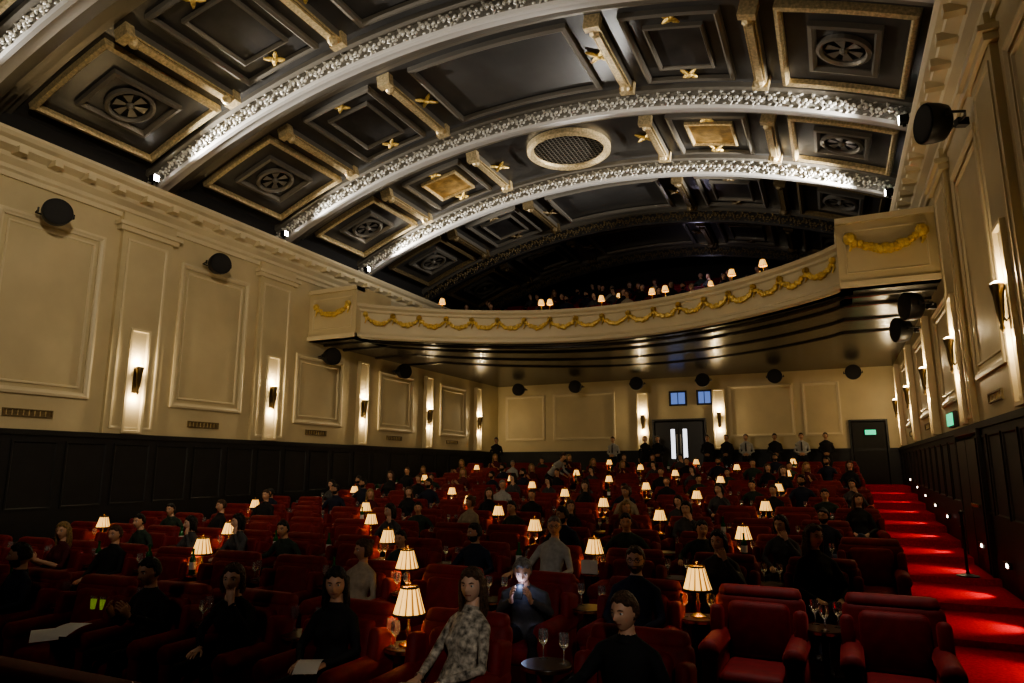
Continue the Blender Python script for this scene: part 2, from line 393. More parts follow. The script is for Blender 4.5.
# ------------------------------------------------------------ balcony
def fy(x):
    o=min(abs(x-XC),6.3); return 15.4+3.4*max(0,math.cos(math.pi/2*o/6.3))**.8
def bal_pts(n=48): return [(XC-6.3+12.6*i/n) for i in range(n+1)]
b=MB(); xs=[XL]+[XC-6.31]+bal_pts()+[XC+6.31]+[XR]
vs=[];fs=[]
for x in xs:
    y=fy(x)+.05
    vs+=[(x,y,ZSOF),(x,YB,ZSOF),(x,y,ZSOF+.35),(x,YB,ZSOF+.35)]
for i in range(len(xs)-1):
    fs+=[(4*i,4*i+1,4*i+5,4*i+4),(4*i+2,4*i+6,4*i+7,4*i+3)]
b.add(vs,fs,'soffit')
for off in (.6,1.5,3.2,5.0):
    pr=[(0,0),(0,-.04),(.08,-.05),(.1,0)]
    vs=[(x,min(YB-.1,fy(x)+off+p),ZSOF+z) for x in xs for p,z in pr]
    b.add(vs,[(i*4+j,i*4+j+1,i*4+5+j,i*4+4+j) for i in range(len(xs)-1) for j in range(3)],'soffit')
def fascia(X,zt,k='creamtrim'):
    H=zt-ZSOF
    pr=[(.25,0),(-.02,0),(-.08,.04),(-.08,.12),(-.02,.16),(.0,.22),(.0,H-.24),(-.04,H-.2),(-.04,H-.14),(-.10,H-.08),(-.12,H),(.22,H),(.22,0)]
    vs=[]
    for i,x in enumerate(X):
        x0,x1=X[max(i-1,0)],X[min(i+1,len(X)-1)]
        t=Vector((x1-x0,fy(x1)-fy(x0),0)).normalized(); nn=Vector((-t.y,t.x,0))
        for o,z in pr: p=Vector((x,fy(x),ZSOF+z))+nn*o; vs.append(p)
    m=len(pr); b.add(vs,[(i*m+j,i*m+j+1,(i+1)*m+j+1,(i+1)*m+j) for i in range(len(X)-1) for j in range(m-1)],k)
fascia(bal_pts(),ZSOF+1.0)
for x0,x1 in ((XL,XC-6.2),(XC+6.2,XR)):
    b.box(x0,x1,15.32,15.6,ZSOF,ZSOF+1.5,'cream'); b.box(x0-.0,x1+.0,15.24,15.68,ZSOF+1.38,ZSOF+1.5,'creamtrim'); b.box(x0,x1,15.26,15.6,ZSOF,ZSOF+.12,'creamtrim')
    xe=x1-.25 if x0==XL else x0
    b.box(xe,xe+.25,15.6,17.0,ZSOF,ZSOF+1.5,'cream')
    PB=lambda u,v,n:(u,15.32-n,v)
    b.rings(PB,x0+.15,x1-.15,ZSOF+.3,ZSOF+1.22,[(0,0),(0,.02),(.02,.02),(.03,0)],'creamtrim')
b.obj("balcony_front")
b=MB()
def swag(p0,p1,drop,r=.055,n=14):
    p0=Vector(p0);p1=Vector(p1); pts=[]
    for i in range(n+1):
        t=i/n; p=p0.lerp(p1,t); p.z-=drop*4*t*(1-t); pts.append(p)
        b.ball(p+Vector((random.uniform(-.02,.02),-.02,random.uniform(-.02,.02))),r*(.8+.5*4*t*(1-t))*random.uniform(.85,1.15),'gilt',6,4)
    b.tube(pts,r*.6,'gilt',6)
    for p in (p0,p1):
        b.ball(p+Vector((0,-.02,.03)),r*1.5,'gilt',7,5); b.tube([p,p+Vector((.03,-.02,-.13)),p+Vector((-.02,-.01,-.24))],[r*.7,r*.5,r*.2],'gilt',6)
L=[XC-6.1+12.2*i/400 for i in range(401)]; acc=[0]
for i in range(400): acc.append(acc[-1]+math.hypot(L[i+1]-L[i],fy(L[i+1])-fy(L[i])))
ns=18; ks=[]
for q in range(ns+1):
    s=acc[-1]*q/ns; j=min(range(401),key=lambda i:abs(acc[i]-s)); ks.append(L[j])
for q in range(ns):
    xa,xb=ks[q],ks[q+1]
    swag((xa,fy(xa)-.07,ZSOF+.68),(xb,fy(xb)-.07,ZSOF+.68),.22,.055)
swag((XL+.3,15.27,ZSOF+.95),(XC-6.45,15.27,ZSOF+.95),.24,.065); swag((XC+6.45,15.27,ZSOF+1.0),(XR-.25,15.27,ZSOF+1.0),.25,.09)
b.obj("gilt_garland",smooth=True)
b=MB()
for i in range(9):
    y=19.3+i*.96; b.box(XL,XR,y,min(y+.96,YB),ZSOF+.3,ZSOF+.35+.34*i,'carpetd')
b.obj("balcony_floor")
# ------------------------------------------------------------ sconces
def sconce_mesh():
    b=MB()
    b.box(-.06,.06,-.02,0,-.28,.28,'bronze')
    b.lathe((0,-.11,-.32),(0,0,.6),[(.01,0),(.03,.08),(.02,.16),(.045,.4),(.06,.75),(.085,.97),(.08,1)],'bronze',12)
    b.tube([(0,-.01,-.12),(0,-.06,-.18),(0,-.11,-.1)],.015,'bronze',6)
    b.lathe((0,-.11,.26),(0,0,.06),[(.065,0),(.07,.6),(.03,1)],'bulb',12)
    return b.mesh("wall_sconce",True)
SM=sconce_mesh()
WARM=(1,.78,.46)
def sconce(loc,rz,e=25):
    o=link("wall_sconce",SM,loc,rz)
    d=Matrix.Rotation(rz,3,'Z')@Vector((0,-.12,0))
    p=Vector(loc)+d
    light("sconce_bulb",'POINT',p+Vector((0,0,.40)),e,WARM,size=.04); light("sconce_bulb",'POINT',p+Vector((0,0,-.40)),e*.7,WARM,size=.04)
for y in RY[2:]:
    sconce((XL+.10,y,3.78),math.pi/2,); sconce((XR-.10,y,3.85),-math.pi/2,32)
for x in (-7.0,-3.95): sconce((x,YB-.10,3.78),0)
# ------------------------------------------------------------ speakers
def speaker_mesh():
    b=MB()
    b.lathe((0,0,0),(0,-.34,0),[(.20,0),(.27,.15),(.30,.5),(.31,.92),(.30,1)],'black',28)
    b.lathe((0,-.345,0),(0,.06,0),[(.29,0),(.27,.0),(.12,1)],'dark',28)
    b.box(-.36,-.33,-.2,-.14,-.05,.05,'black'); b.box(.33,.36,-.2,-.14,-.05,.05,'black')
    b.tube([(-.345,-.17,0),(-.345,.08,0),(-.2,.16,0),(.2,.16,0),(.345,.08,0),(.345,-.17,0)],.02,'black',6)
    b.box(-.06,.06,.14,.3,-.06,.06,'black')
    return b.mesh("wall_speaker",True)
SP=speaker_mesh()
for y,z in ((7.7,6.75),(11.6,6.8),(15.9,5.15),(19.7,5.2)):
    link("wall_speaker",SP,(XL+.3,y,z),math.radians(70),.85)
for y,z in ((10.9,6.8),(15.8,5.15),(18.2,5.1)):
    link("wall_speaker",SP,(XR-.35,y,z),math.radians(-70),.95)
for i in range(6): link("ceiling_speaker",SP,(-11.95+2.56*i,26.6,5.2),0,.85)
# ------------------------------------------------------------ furniture
def chair_mesh(k='velvet'):
    b=MB()
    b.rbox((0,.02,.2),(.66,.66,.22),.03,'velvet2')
    b.rbox((0,-.06,.33),(.50,.62,.16),.06,k)
    for s in (-1,1):
        b.rbox((s*.31,-.03,.32),(.13,.70,.46),.045,k)
        b.lathe((s*.315,-.39,.545),(0,.70,0),[(.03,0),(.075,.02),(.085,.06),(.085,.94),(.06,1)],k,16)
        for q in (-.3,.3): b.lathe((s*.27,q,0),(0,0,.1),[(.02,0),(.035,1)],'wood',8)
    ro=Matrix.Rotation(math.radians(-10),3,'X')
    b.rbox((0,.30,.58),(.74,.16,.64),.07,k,ro)
    b.rbox((0,.22,.62),(.50,.13,.46),.06,k,ro)
    for s in (-1,1):
        b.rbox((s*.335,.20,.64),(.10,.26,.34),.045,k,ro)
    b.lathe((-.34,.36,.885),(.68,0,0),[(.03,0),(.07,.03),(.078,.1),(.078,.9),(.07,.97),(.03,1)],k,14)
    return b.mesh("velvet_armchair",True,ang=60)
CH=chair_mesh()
def table_mesh():
    b=MB()
    b.lathe((0,0,0),(0,0,.64),[(.16,0),(.16,.02),(.04,.06),(.028,.2),(.028,.85),(.06,.96),(.06,1)],'wood',20)
    b.lathe((0,0,.64),(0,0,.03),[(.165,0),(.18,.2),(.18,.8),(.175,1)],'wood',28)
    b.lathe((0,0,.642),(0,0,.022),[(.183,0),(.183,1)],'brass',28,cap=False)
    return b.mesh("side_table",True)
TB=table_mesh()
def lamp_mesh():
    b=MB()
    b.lathe((0,0,0),(0,0,.24),[(.075,0),(.075,.04),(.05,.09),(.02,.14),(.013,.25),(.022,.4),(.022,.5),(.012,.6),(.012,1)],'brass',16)
    n=26; prof=[(.070,.425),(.084,.375),(.102,.31),(.126,.232)]
    vs=[];
    for r,z in prof:
        for i in range(n*2):
            a=math.pi*i/n; rr=r*(1.0 if i%2 else .93); vs.append((rr*math.cos(a),rr*math.sin(a),z))
    m=2*n
    for j in range(3):
        fa=[];fb=[]
        for i in range(m):
            q=(j*m+i,j*m+(i+1)%m,(j+1)*m+(i+1)%m,(j+1)*m+i)
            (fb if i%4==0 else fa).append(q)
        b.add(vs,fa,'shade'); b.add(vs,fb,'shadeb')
    b.lathe((0,0,.418),(0,0,.018),[(.069,0),(.073,.5),(.069,1)],'trimb',32,cap=False)
    b.lathe((0,0,.219),(0,0,.020),[(.127,0),(.131,.5),(.125,1)],'trimb',32,cap=False)
    b.tube([(0,0,.24),(0,0,.46)],.004,'brass',6); b.ball((0,0,.465),.012,'brass')
    for a in range(3): b.tube([(0,0,.425),(.07*math.cos(a*2.1),.07*math.sin(a*2.1),.43)],.003,'brass',4)
    b.ball((0,0,.33),.028,'bulb',8,6)
    return b.mesh("table_lamp",True,ang=50)
LM=lamp_mesh()
def glass_mesh(drink=None):
    b=MB()
    b.lathe((0,0,0),(0,0,.2),[(.034,0),(.034,.015),(.006,.04),(.004,.42),(.012,.47),(.033,.6),(.038,.75),(.033,1)],'glass',16,cap=False)
    if drink: b.lathe((0,0,.1),(0,0,.05),[(.006,0),(.028,.4),(.034,1)],drink,12)
    return b.mesh("wine_glass",True)
def tumbler_mesh(drink):
    b=MB(); b.lathe((0,0,0),(0,0,.13),[(.028,0),(.034,1),(.031,1),(.026,.08)],'glass',16,cap=False)
    b.lathe((0,0,.01),(0,0,.09),[(.026,0),(.030,1)],drink,12); return b.mesh("cocktail_glass",True)
def bottle_mesh():
    b=MB(); b.lathe((0,0,0),(0,0,.31),[(.038,0),(.04,.02),(.04,.55),(.036,.63),(.015,.74),(.014,.96),(.017,.96),(.017,1)],'bottle',18)
    b.lathe((0,0,.06),(0,0,.09),[(.041,0),(.041,1)],'paper',18,cap=False); return b.mesh("wine_bottle",True)
GL=glass_mesh(); GD=tumbler_mesh('drink'); BT=bottle_mesh()
ZT=.67
lampx=[]
for i in range(12):
    if i==0: xs_=[-3.1,-6.6,-9.6]
    elif i%2==1: xs_=[-1.2,-4.3,-7.4,-10.7]
    else: xs_=[-2.75,-5.8,-8.85,-11.9]
    lampx.append(xs_)
chairs=[]
for i,y in enumerate(rows):
    z=rowz(i)
    base=lampx[i][0]+.51
    x=base
    while x+1.02<.6: x+=1.02
    if i==0: x=base+1.02
    while x>-13.2:
        cx=x+(.28 if i==0 and x>-2 else 0)
        chairs.append((i,cx,y-.3,z))
        link("velvet_armchair",CH,(cx,y-.3,z),random.uniform(-.06,.06))
        tx=x-.51+(.14 if i==0 and x>-2 else 0)
        if tx>-13.4:
            isl=any(abs(tx-l)<.3 for l in lampx[i])
            if isl: tx=min(lampx[i],key=lambda l:abs(l-tx))
            link("side_table",TB,(tx,y,z))
            if isl:
                o=link("table_lamp",LM,(tx,y+.02,z+ZT),random.uniform(0,1),1.0 if i<2 else .92)
                light("lamp_bulb",'POINT',(0,0,.30),2.3 if i<3 else 1.5,(1,.66,.32),size=.03,parent=o)
            if random.random()<.65 or i<3:
                for q in range(random.choice((2,2,3)) if i<2 else random.choice((1,2,2))):
                    a=random.uniform(0,1)+q*2.1 if not isl else random.choice((3.6,5.2,4.4))+q*.9
                    link("wine_glass" ,GL,(tx+.125*math.cos(a),y+.125*math.sin(a),z+ZT))
            if random.random()<(.3 if i<2 else .12) : link("wine_bottle",BT,(tx+.02,y-.02 if not isl else y-.13,z+ZT))
        x-=1.02
for dx,dy in ((-.02,-.13),(.09,-.11),(-.12,-.07)): link("cocktail_glass",GD,(-6.6+dx,rows[0]+dy,rowz(0)+ZT))
b=MB(); b.box(XL,-3.2,3.25,3.4,-.17,.42,'wood'); b.rbox(((XL-3.2)/2,3.325,.45),(10.5,.22,.09),.04,'velvet2'); b.obj("front_partition",True)
# ------------------------------------------------------------ people
def ev_remesh(mb,vox):
    me=mb.mesh("tmp",recalc=True); o=bpy.data.objects.new("tmp",me); COL.objects.link(o)
    r=o.modifiers.new("r",'REMESH'); r.mode='VOXEL'; r.voxel_size=vox
    s=o.modifiers.new("s",'SMOOTH'); s.iterations=7; s.factor=.5
    C.view_layer.update(); dg=C.evaluated_depsgraph_get(); e=o.evaluated_get(dg); m2=bpy.data.meshes.new_from_object(e)
    bpy.data.objects.remove(o); return m2
def headpt(d):
    x,y,z=d.x*.076,d.y*.096,d.z*.118
    if d.z<0:
        x*=1-.30*(-d.z)**1.6; y*=1-.12*(-d.z)**2
    if d.y<0:
        E=math.exp
        y-=.024*E(-(x/.012)**2-((z+.020)/.018)**2)+.010*E(-(x/.010)**2-((z-.005)/.022)**2)
        for sx in(-1,1): y+=.010*E(-((x-sx*.032)/.015)**2-((z-.012)/.012)**2)
        y-=.006*E(-(x/.022)**2-((z+.055)/.008)**2)+.009*E(-(x/.022)**2-((z+.095)/.016)**2)+.004*E(-(x/.05)**2-((z-.032)/.01)**2)
    return Vector((x,y,z))
def sm(a,b_,t):
    t=max(0,min(1,(t-a)/(b_-a))); return t*t*(3-2*t)
def add_head(b,c,yaw,pitch,skin,hair,style,glasses=False,beard=False,roll=0):
    R=Matrix.Rotation(yaw,3,'Z')@Matrix.Rotation(roll,3,'Y')@Matrix.Rotation(pitch,3,'X'); c=Vector(c); T=lambda p:c+R@Vector(p)
    def grid(fn,n,m):
        vs=[]
        for j in range(m+1):
            a=math.pi*j/m
            for i in range(n):
                q=2*math.pi*i/n; vs.append(fn(Vector((math.sin(a)*math.cos(q),math.sin(a)*math.sin(q),math.cos(a)))))
        return vs,[(j*n+i,(j+1)*n+i,(j+1)*n+(i+1)%n,j*n+(i+1)%n) for j in range(m) for i in range(n)]
    vs,fs=grid(headpt,44,36)
    lp=[];sk=[]
    for q in fs:
        p=sum((vs[i] for i in q),Vector())/4
        (lp if (p.y<0 and abs(p.x)<.023 and abs(p.z+.055)<.008) else sk).append(q)
    W=[T(v) for v in vs]; b.add(W,sk,skin); b.add(W,lp,'lips')
    hk='hair_'+hair
    for sx in(-1,1):
        b.ball(T((sx*.032,-.073,.012)),.0125,'eyew',10,8); b.ball(T((sx*.032,-.0825,.012)),.006,'iris',8,6)
        b.tube([T((sx*.016,-.093,.030)),T((sx*.034,-.091,.036)),T((sx*.050,-.078,.030))],[.003,.004,.002],hk,6)
        b.ball(T((sx*.076,.008,.0)),.03,skin,10,8,(.28,.6,1.0),R)
        b.tube([T((sx*.045,-.076,.019)),T((sx*.032,-.0865,.023)),T((sx*.018,-.084,.018))],.003,skin,6)
    if style!='bald':
        def hf(d):
            p=headpt(d); ang=d.z-.64+.06*math.sin(9*d.x+1)
            face=sm(.0,.35,-d.y+.05)*(1-sm(-.1,.15,ang+abs(d.x)*.25))
            low=1-sm(-.55,-.25,d.z) if style=='short' else 1-sm(-.8,-.5,d.z)
            side=0
            if style=='short': side=sm(0,.3,-d.y+.1)*(1-sm(0.0,.2,d.z))
            k=max(face,low,side); th=.015 if style=='short' else .020
            q=math.atan2(d.y,d.x)
            j=1+.16*math.sin(11*q+6*d.z)*math.sin(13*d.z+2*q)+.10*math.sin(27*q+3)
            nrm=Vector((d.x,d.y,d.z*.9))
            return p+nrm*(th*j*(1-k)-.014*k)
        vs,fs=grid(hf,60,36); b.add([T(v) for v in vs],fs,hk)
    if style=='long':
        b.eloft([(T((0,.045,.07)),.07,.05),(T((0,.075,-.02)),.082,.042),(T((0,.085,-.12)),.09,.038),(T((0,.08,-.22)),.09,.03),(T((0,.075,-.28)),.055,.02)],hk,20,R@Vector((1,0,0)))
        for sx in(-1,1):
            for k2 in range(4):
                o=k2*.020
                b.tube([T((sx*.05,-.035+o,.085)),T((sx*(.080+.003*k2),-.018+o,.03)),T((sx*(.085),-.01+o,-.07)),T((sx*(.080+.006*k2),-.015+o,-.17)),T((sx*.072,-.02+o,-.25-.01*k2))],[.012,.016,.018,.016,.005],hk,8)
    if style=='bun':
        b.ball(T((0,.10,.07)),.045,hk,12,8)
    if style=='bob':
        b.eloft([(T((0,.03,.08)),.07,.05),(T((0,.05,-.0)),.086,.052),(T((0,.055,-.08)),.09,.048),(T((0,.05,-.125)),.075,.04)],hk,20,R@Vector((1,0,0)))
        for sx in(-1,1): b.tube([T((sx*.05,-.03,.085)),T((sx*.082,-.015,.02)),T((sx*.084,-.01,-.06)),T((sx*.074,-.02,-.11))],[.016,.022,.022,.01],hk,8)
    if beard:
        def bf(d):
            p=headpt(d); k=sm(-.2,-.4,d.z)*sm(.25,.0,d.y)
            if abs(p.x)<.02 and -.065<p.z<-.045: k=0
            return p+d*(.010*k-.010*(1-k))
        vs,fs=grid(bf,44,36); b.add([T(v) for v in vs],fs,hk)
    if glasses:
        for sx in(-1,1):
            pts=[T((sx*.032+.021*math.cos(a*.5236),-.105+.004*abs(math.cos(a*.5236)),.012+.017*math.sin(a*.5236))) for a in range(13)]
            b.tube(pts,.0022,'black',5); b.tube([T((sx*.052,-.1,.014)),T((sx*.08,.0,.016))],.002,'black',5)
        b.tube([T((-.011,-.105,.014)),T((.011,-.105,.014))],.002,'black',5)
def add_hand(b,w,d,n,side,skin,curl=.5,sc=1):
    w=Vector(w); d=Vector(d).normalized(); n=Vector(n); n=(n-d*n.dot(d)).normalized(); s=d.cross(n)*side
    kn=w+d*.088*sc
    b.eloft([(w-d*.02,.026*sc,.020*sc),(w+d*.02*sc,.031*sc,.017*sc),(w+d*.06*sc,.041*sc,.015*sc),(kn,.041*sc,.013*sc),(kn+d*.008,.03*sc,.008*sc)],skin,12,s)
    for i,(o,L) in enumerate(((.030,.072),(.010,.080),(-.011,.074),(-.030,.058))):
        p=kn+s*o*sc-d*.012; dr=(d+s*o*2.2).normalized(); pts=[p]; rr=[.0095*sc]
        for q,(fr,an) in enumerate(((.45,.35),(.3,.9),(.25,1.4))):
            a=curl*an; dd=dr*math.cos(a)-n*math.sin(a); p=p+dd*(L*fr+(.012 if q==0 else 0))*sc; pts.append(p); rr.append((.0085,.0075,.005)[q]*sc)
        b.tube(pts,rr,skin,8)
    p=w+d*.022*sc+s*.024*sc; t1=(d*.62+s*.72-n*.25).normalized(); t2=(d*.9+s*.3-n*.35*(1+curl)).normalized()
    b.tube([p-s*.01,p+t1*.035*sc,p+t1*.035*sc+t2*.032*sc,p+t1*.035*sc+t2*.055*sc],[.014*sc,.012*sc,.010*sc,.006*sc],skin,8)
def person(name,top='cl_black',bottom='cl_black',skin='skin0',hair='black',style='short',pose='lap',lean=0,yaw=0,pitch=.08,female=False,glasses=False,beard=False,stand=False,sleeve=True,twist=0,roll=0,tie=False,cross=False):
    s=.93 if female else 1.0; V=Vector; b=MB(); segs=[]
    sw=.160 if female else .182
    if not stand:
        zh=.45; ty=lambda h:(.04+.16*h/.6 - lean*h)
        spine=[0,.10,.24,.37,.46,.53,.56]
        rad=[(.172,.13),(.165,.125),(.142,.105),(.160,.115),(sw*.95,.105),(.115,.075),(.062,.058)]
        if female: rad=[(.178,.13),(.168,.122),(.122,.095),(.146,.112),(sw*.95,.095),(.10,.066),(.05,.05)]
    else:
        zh=.95; ty=lambda h:(0-lean*h)
        spine=[-.08,.06,.20,.36,.46,.53,.565]
        rad=[(.165,.115),(.16,.11),(.145,.10),(.165,.112),(sw*.97,.10),(.115,.075),(.06,.058)]
        if female: rad=[(.17,.115),(.165,.115),(.12,.09),(.148,.11),(sw*.97,.095),(.10,.066),(.05,.05)]
    dz=(1-.35*abs(lean))*(.97 if not stand else 1)
    cp=lambda h:V((twist*h*.2,ty(h),zh+h*dz))
    b.eloft([(cp(h),r[0],r[1]) for h,r in zip(spine,rad)]+[(cp(.61),.052,.052),(cp(.68),.05,.05)],'black',20)
    for h0,h1,r in ((0,.2,.13),(.2,.47,.12)): segs.append((cp(h0),cp(h1),r,top))
    segs.append((cp(.48)+V((-sw*.7,0,0)),cp(.48)+V((sw*.7,0,0)),.06,top))
    segs.append((cp(.585),cp(.70),.05,skin))
    if stand: segs.append((cp(-.1),cp(.0),.15,bottom))
    if female:
        for sx in(-1,1): b.ball(cp(.36)+V((sx*.065,-.068,0)),.062,'black',12,8)
    hc=cp(.67)+V((0,-.03,.075))
    wr=[]
    for sx in(-1,1):
        sh=cp(.465)+V((sx*sw,0,0))
        P={ 'lap':(V((sx*.25,ty(.25)-.06,zh+.22)),V((sx*.10,-.22,zh+.155))),
            'arms':(V((sx*.30,ty(.25)-.05,zh+.24)),V((sx*.32,-.27,zh+.21))),
            'hold':(V((sx*.24,ty(.25)-.08,zh+.22)),V((sx*.09,-.28,zh+.34))),
            'chin':(V((sx*.22,ty(.25)-.12,zh+.25)),V((sx*.10,-.24,zh+.155))) if sx<0 else (V((.27,-.10,zh+.20)),hc+V((.065,-.09,-.17))),
            'down':(V((sx*.25,ty(.25)+.02,zh+.22)),V((sx*.25,-.05,zh-.03))),
            'front':(V((sx*.25,.02,zh+.22)),V((sx*.06,-.17,zh+.12))),
            'reach':(V((sx*.22,ty(.3)-.18,zh+.15)),V((sx*.14,ty(.3)-.42,zh+.02)))}[pose]
        el,wp=P; wr.append((sx,el,wp))
        b.tube([cp(.56)+V((sx*.03,0,0)),cp(.515)+V((sx*sw*.55,0,0)),sh],[.045,.050,.048],'black',12)
        b.tube([cp(.44)+V((sx*sw*.5,0,0)),sh,sh.lerp(el,.5),el,el.lerp(wp,.35),wp],[.06,.052*s,.047*s,.041*s,.040*s,.027*s],'black',14)
        b.ball(sh,.052*s,'black',12,8); b.ball(el,.041*s,'black',12,8)
        segs.append((sh,el,.05,top)); segs.append((el,el.lerp(wp,.86) if sleeve else el.lerp(wp,.1),.036,top)); segs.append((el.lerp(wp,.93) if sleeve else el.lerp(wp,.2),wp,.03,skin))
        if not stand:
            hp=V((sx*.095,.03,zh+.0)); kn=V((sx*.135,-.42,zh+.04)); an=V((sx*.14,-.48,.09)); toe=V((sx*.15,-.64,.045))
            if cross and sx>0: kn=V((-.02,-.43,zh+.14)); an=V((-.22,-.62,.22)); toe=V((-.28,-.76,.20))
        else:
            hp=V((sx*.095,0,zh-.02)); kn=V((sx*.105,-.02,.50)); an=V((sx*.11,.02,.09)); toe=V((sx*.13,-.15,.04))
        b.tube([hp,hp.lerp(kn,.5),kn,kn.lerp(an,.3),an.lerp(kn,.15),an],[.092*s,.082*s,.060*s,.056*s,.038*s,.036*s],'black',16)
        b.ball(hp,.092*s,'black',12,8); b.ball(kn,.060*s,'black',12,8)
        heel=an+V((0,.035,-.045)); b.tube([heel,an+V((0,-.04,-.04)),toe+V((0,.03,0)),toe+V((0,-.03,-.005))],[.038,.04,.036,.026],'black',12)
        segs+=[(hp,kn,.07,bottom),(kn,an+V((0,0,.03)),.05,bottom),(heel,toe,.036,'leather')]
    me=ev_remesh(b,.016)
    out=MB(); groups={}
    co=[v.co.copy() for v in me.vertices]
    for p in me.polygons:
        c=p.center; best=None;bd=9
        for a,e,r,k in segs:
            ab=e-a; t=max(0,min(1,(c-a).dot(ab)/ab.length_squared)); dd=(c-(a+ab*t)).length-r
            if dd<bd: bd=dd;best=k
        groups.setdefault(best,[]).append(tuple(p.vertices))
    base=len(out.v); out.v+=[tuple(c) for c in co]
    for k,fs in groups.items():
        i=out.mi(k)
        for q in fs: out.f.append(tuple(base+a for a in q)); out.m.append(i)
    bpy.data.meshes.remove(me)
    for sx,el,wp in wr:
        d=(wp-el).normalized()
        if pose in('lap','arms'): d=V((-sx*.25 if pose=='lap' else 0,-1,-.12)); n=V((0,0,1)); cu=.45
        elif pose=='hold': d=V((-sx*.1,-.6,.8)); n=V((sx*1,-.1,0)); cu=.8
        elif pose=='chin' and sx>0: n=V((.2,-1,.1)); d=V((-.3,.15,.9)); cu=1.0
        elif pose=='chin': d=V((.2,-1,-.1)); n=V((0,0,1)); cu=.45
        elif pose=='front': d=V((-sx*.9,-.35,-.2)); n=V((0,-1,.2)); cu=.5
        elif pose=='down': n=V((sx,0,0)); cu=.5
        else: n=V((0,0,1)); cu=.4
        dd=d.normalized(); nn=(n-dd*n.dot(dd)).normalized(); cr=dd.cross(nn)
        sd=1 if cr.x*(-sx)>0 else -1
        if pose=='hold': sd=1 if cr.y>0 else -1
        if pose=='down': sd=1 if cr.y<0 else -1
        add_hand(out,wp,d,n,sd,skin,cu,s)
        out.lathe(wp-(wp-el).normalized()*.035,(wp-el).normalized()*.02,[(.034*s,0),(.034*s,1)],top if sleeve else skin,12,cap=False)
    out.lathe(cp(.55)+V((0,0,0)),cp(.60)-cp(.55),[(.078*s,0),(.064*s,1),(.060*s,1)],top,16,cap=False)
    if tie:
        a=cp(.54)+V((0,-.085,0)); e=cp(.2)+V((0,-.125,0)); out.eloft([(a,.012,.008),(a.lerp(e,.15)+V((0,-.02,0)),.018,.008),(a.lerp(e,.5)+V((0,-.015,0)),.024,.008),(a.lerp(e,.85)+V((0,0,0)),.03,.008),(e,.004,.004)],'black',8)
    add_head(out,hc,yaw,pitch,skin,hair,style,glasses,beard,roll)
    return out.mesh(name,True,ang=60)
ppl=[
 ("seated_man",3,dict(top='cl_black',bottom='cl_black',skin='skin0',hair='brown',style='short',pose='lap',pitch=.08)),
 ("seated_woman",3,dict(top='cl_black',bottom='cl_denim',skin='skin2',hair='brown',style='long',pose='lap',female=True,yaw=.4,cross=True)),
 ("seated_man",3,dict(top='cl_navy',bottom='cl_denim',skin='skin1',hair='black',style='short',pose='arms',beard=True,yaw=-.5,lean=.2)),
 ("seated_woman",1.5,dict(top='cl_maroon',bottom='cl_black',skin='skin0',hair='blonde',style='long',pose='hold',female=True,yaw=.5,sleeve=False,lean=.15)),
 ("seated_woman",3,dict(top='cl_grey',bottom='cl_black',skin='skin2',hair='black',style='bob',pose='chin',female=True,yaw=-.3,lean=.25)),
 ("seated_man",.6,dict(top='cl_white',bottom='cl_black',skin='skin0',hair='grey',style='short',pose='arms',glasses=True,yaw=.5)),
 ("seated_woman",.8,dict(top='cl_beige',bottom='cl_denim',skin='skin1',hair='brown',style='bun',pose='lap',female=True,yaw=-.6)),
 ("seated_man",2,dict(top='cl_green',bottom='cl_black',skin='skin0',hair='black',style='short',pose='arms',lean=.45,pitch=.1,yaw=.2)),
]
PM=[(n,person(n,**k)) for n,w_,k in ppl]; PW=[w_ for n,w_,k in ppl]
hero=[
 (0,-2.5,.06,"woman_in_floral_blouse",dict(top='cl_floral',bottom='cl_trouser',skin='skin2',hair='brown',style='long',pose='lap',female=True,yaw=.40,pitch=.05,cross=True),-.30),
 (0,-1.3,.0,"man_in_dark_suit",dict(top='cl_black',bottom='cl_black',skin='skin0',hair='brown',style='short',pose='arms',yaw=-.15,pitch=.12,lean=.25),-.2),
 (0,-3.55,.0,"woman_with_programme",dict(top='cl_black',bottom='cl_black',skin='skin0',hair='black',style='long',pose='lap',female=True,yaw=.45,pitch=.15,lean=.2),.1),
 (0,-4.55,.0,"seated_woman",dict(top='cl_black',bottom='cl_black',skin='skin2',hair='brown',style='bob',pose='chin',female=True,yaw=.3,lean=.3,pitch=.05),.15),
 (0,-6.1,.0,"seated_woman",dict(top='cl_black',bottom='cl_black',skin='skin1',hair='black',style='short',pose='hold',female=True,yaw=-.1,pitch=.2,lean=.3),.1),
 (1,-1.7,.0,"man_with_glasses",dict(top='cl_navy',bottom='cl_black',skin='skin0',hair='brown',style='short',pose='lap',glasses=True,beard=True,yaw=.1,pitch=.08,lean=.1),.0),
 (1,-2.73,.0,"man_looking_at_phone",dict(top='cl_grey',bottom='cl_black',skin='skin0',hair='grey',style='short',pose='hold',lean=.6,pitch=.4,yaw=.15),.2),
]
occupied=set()
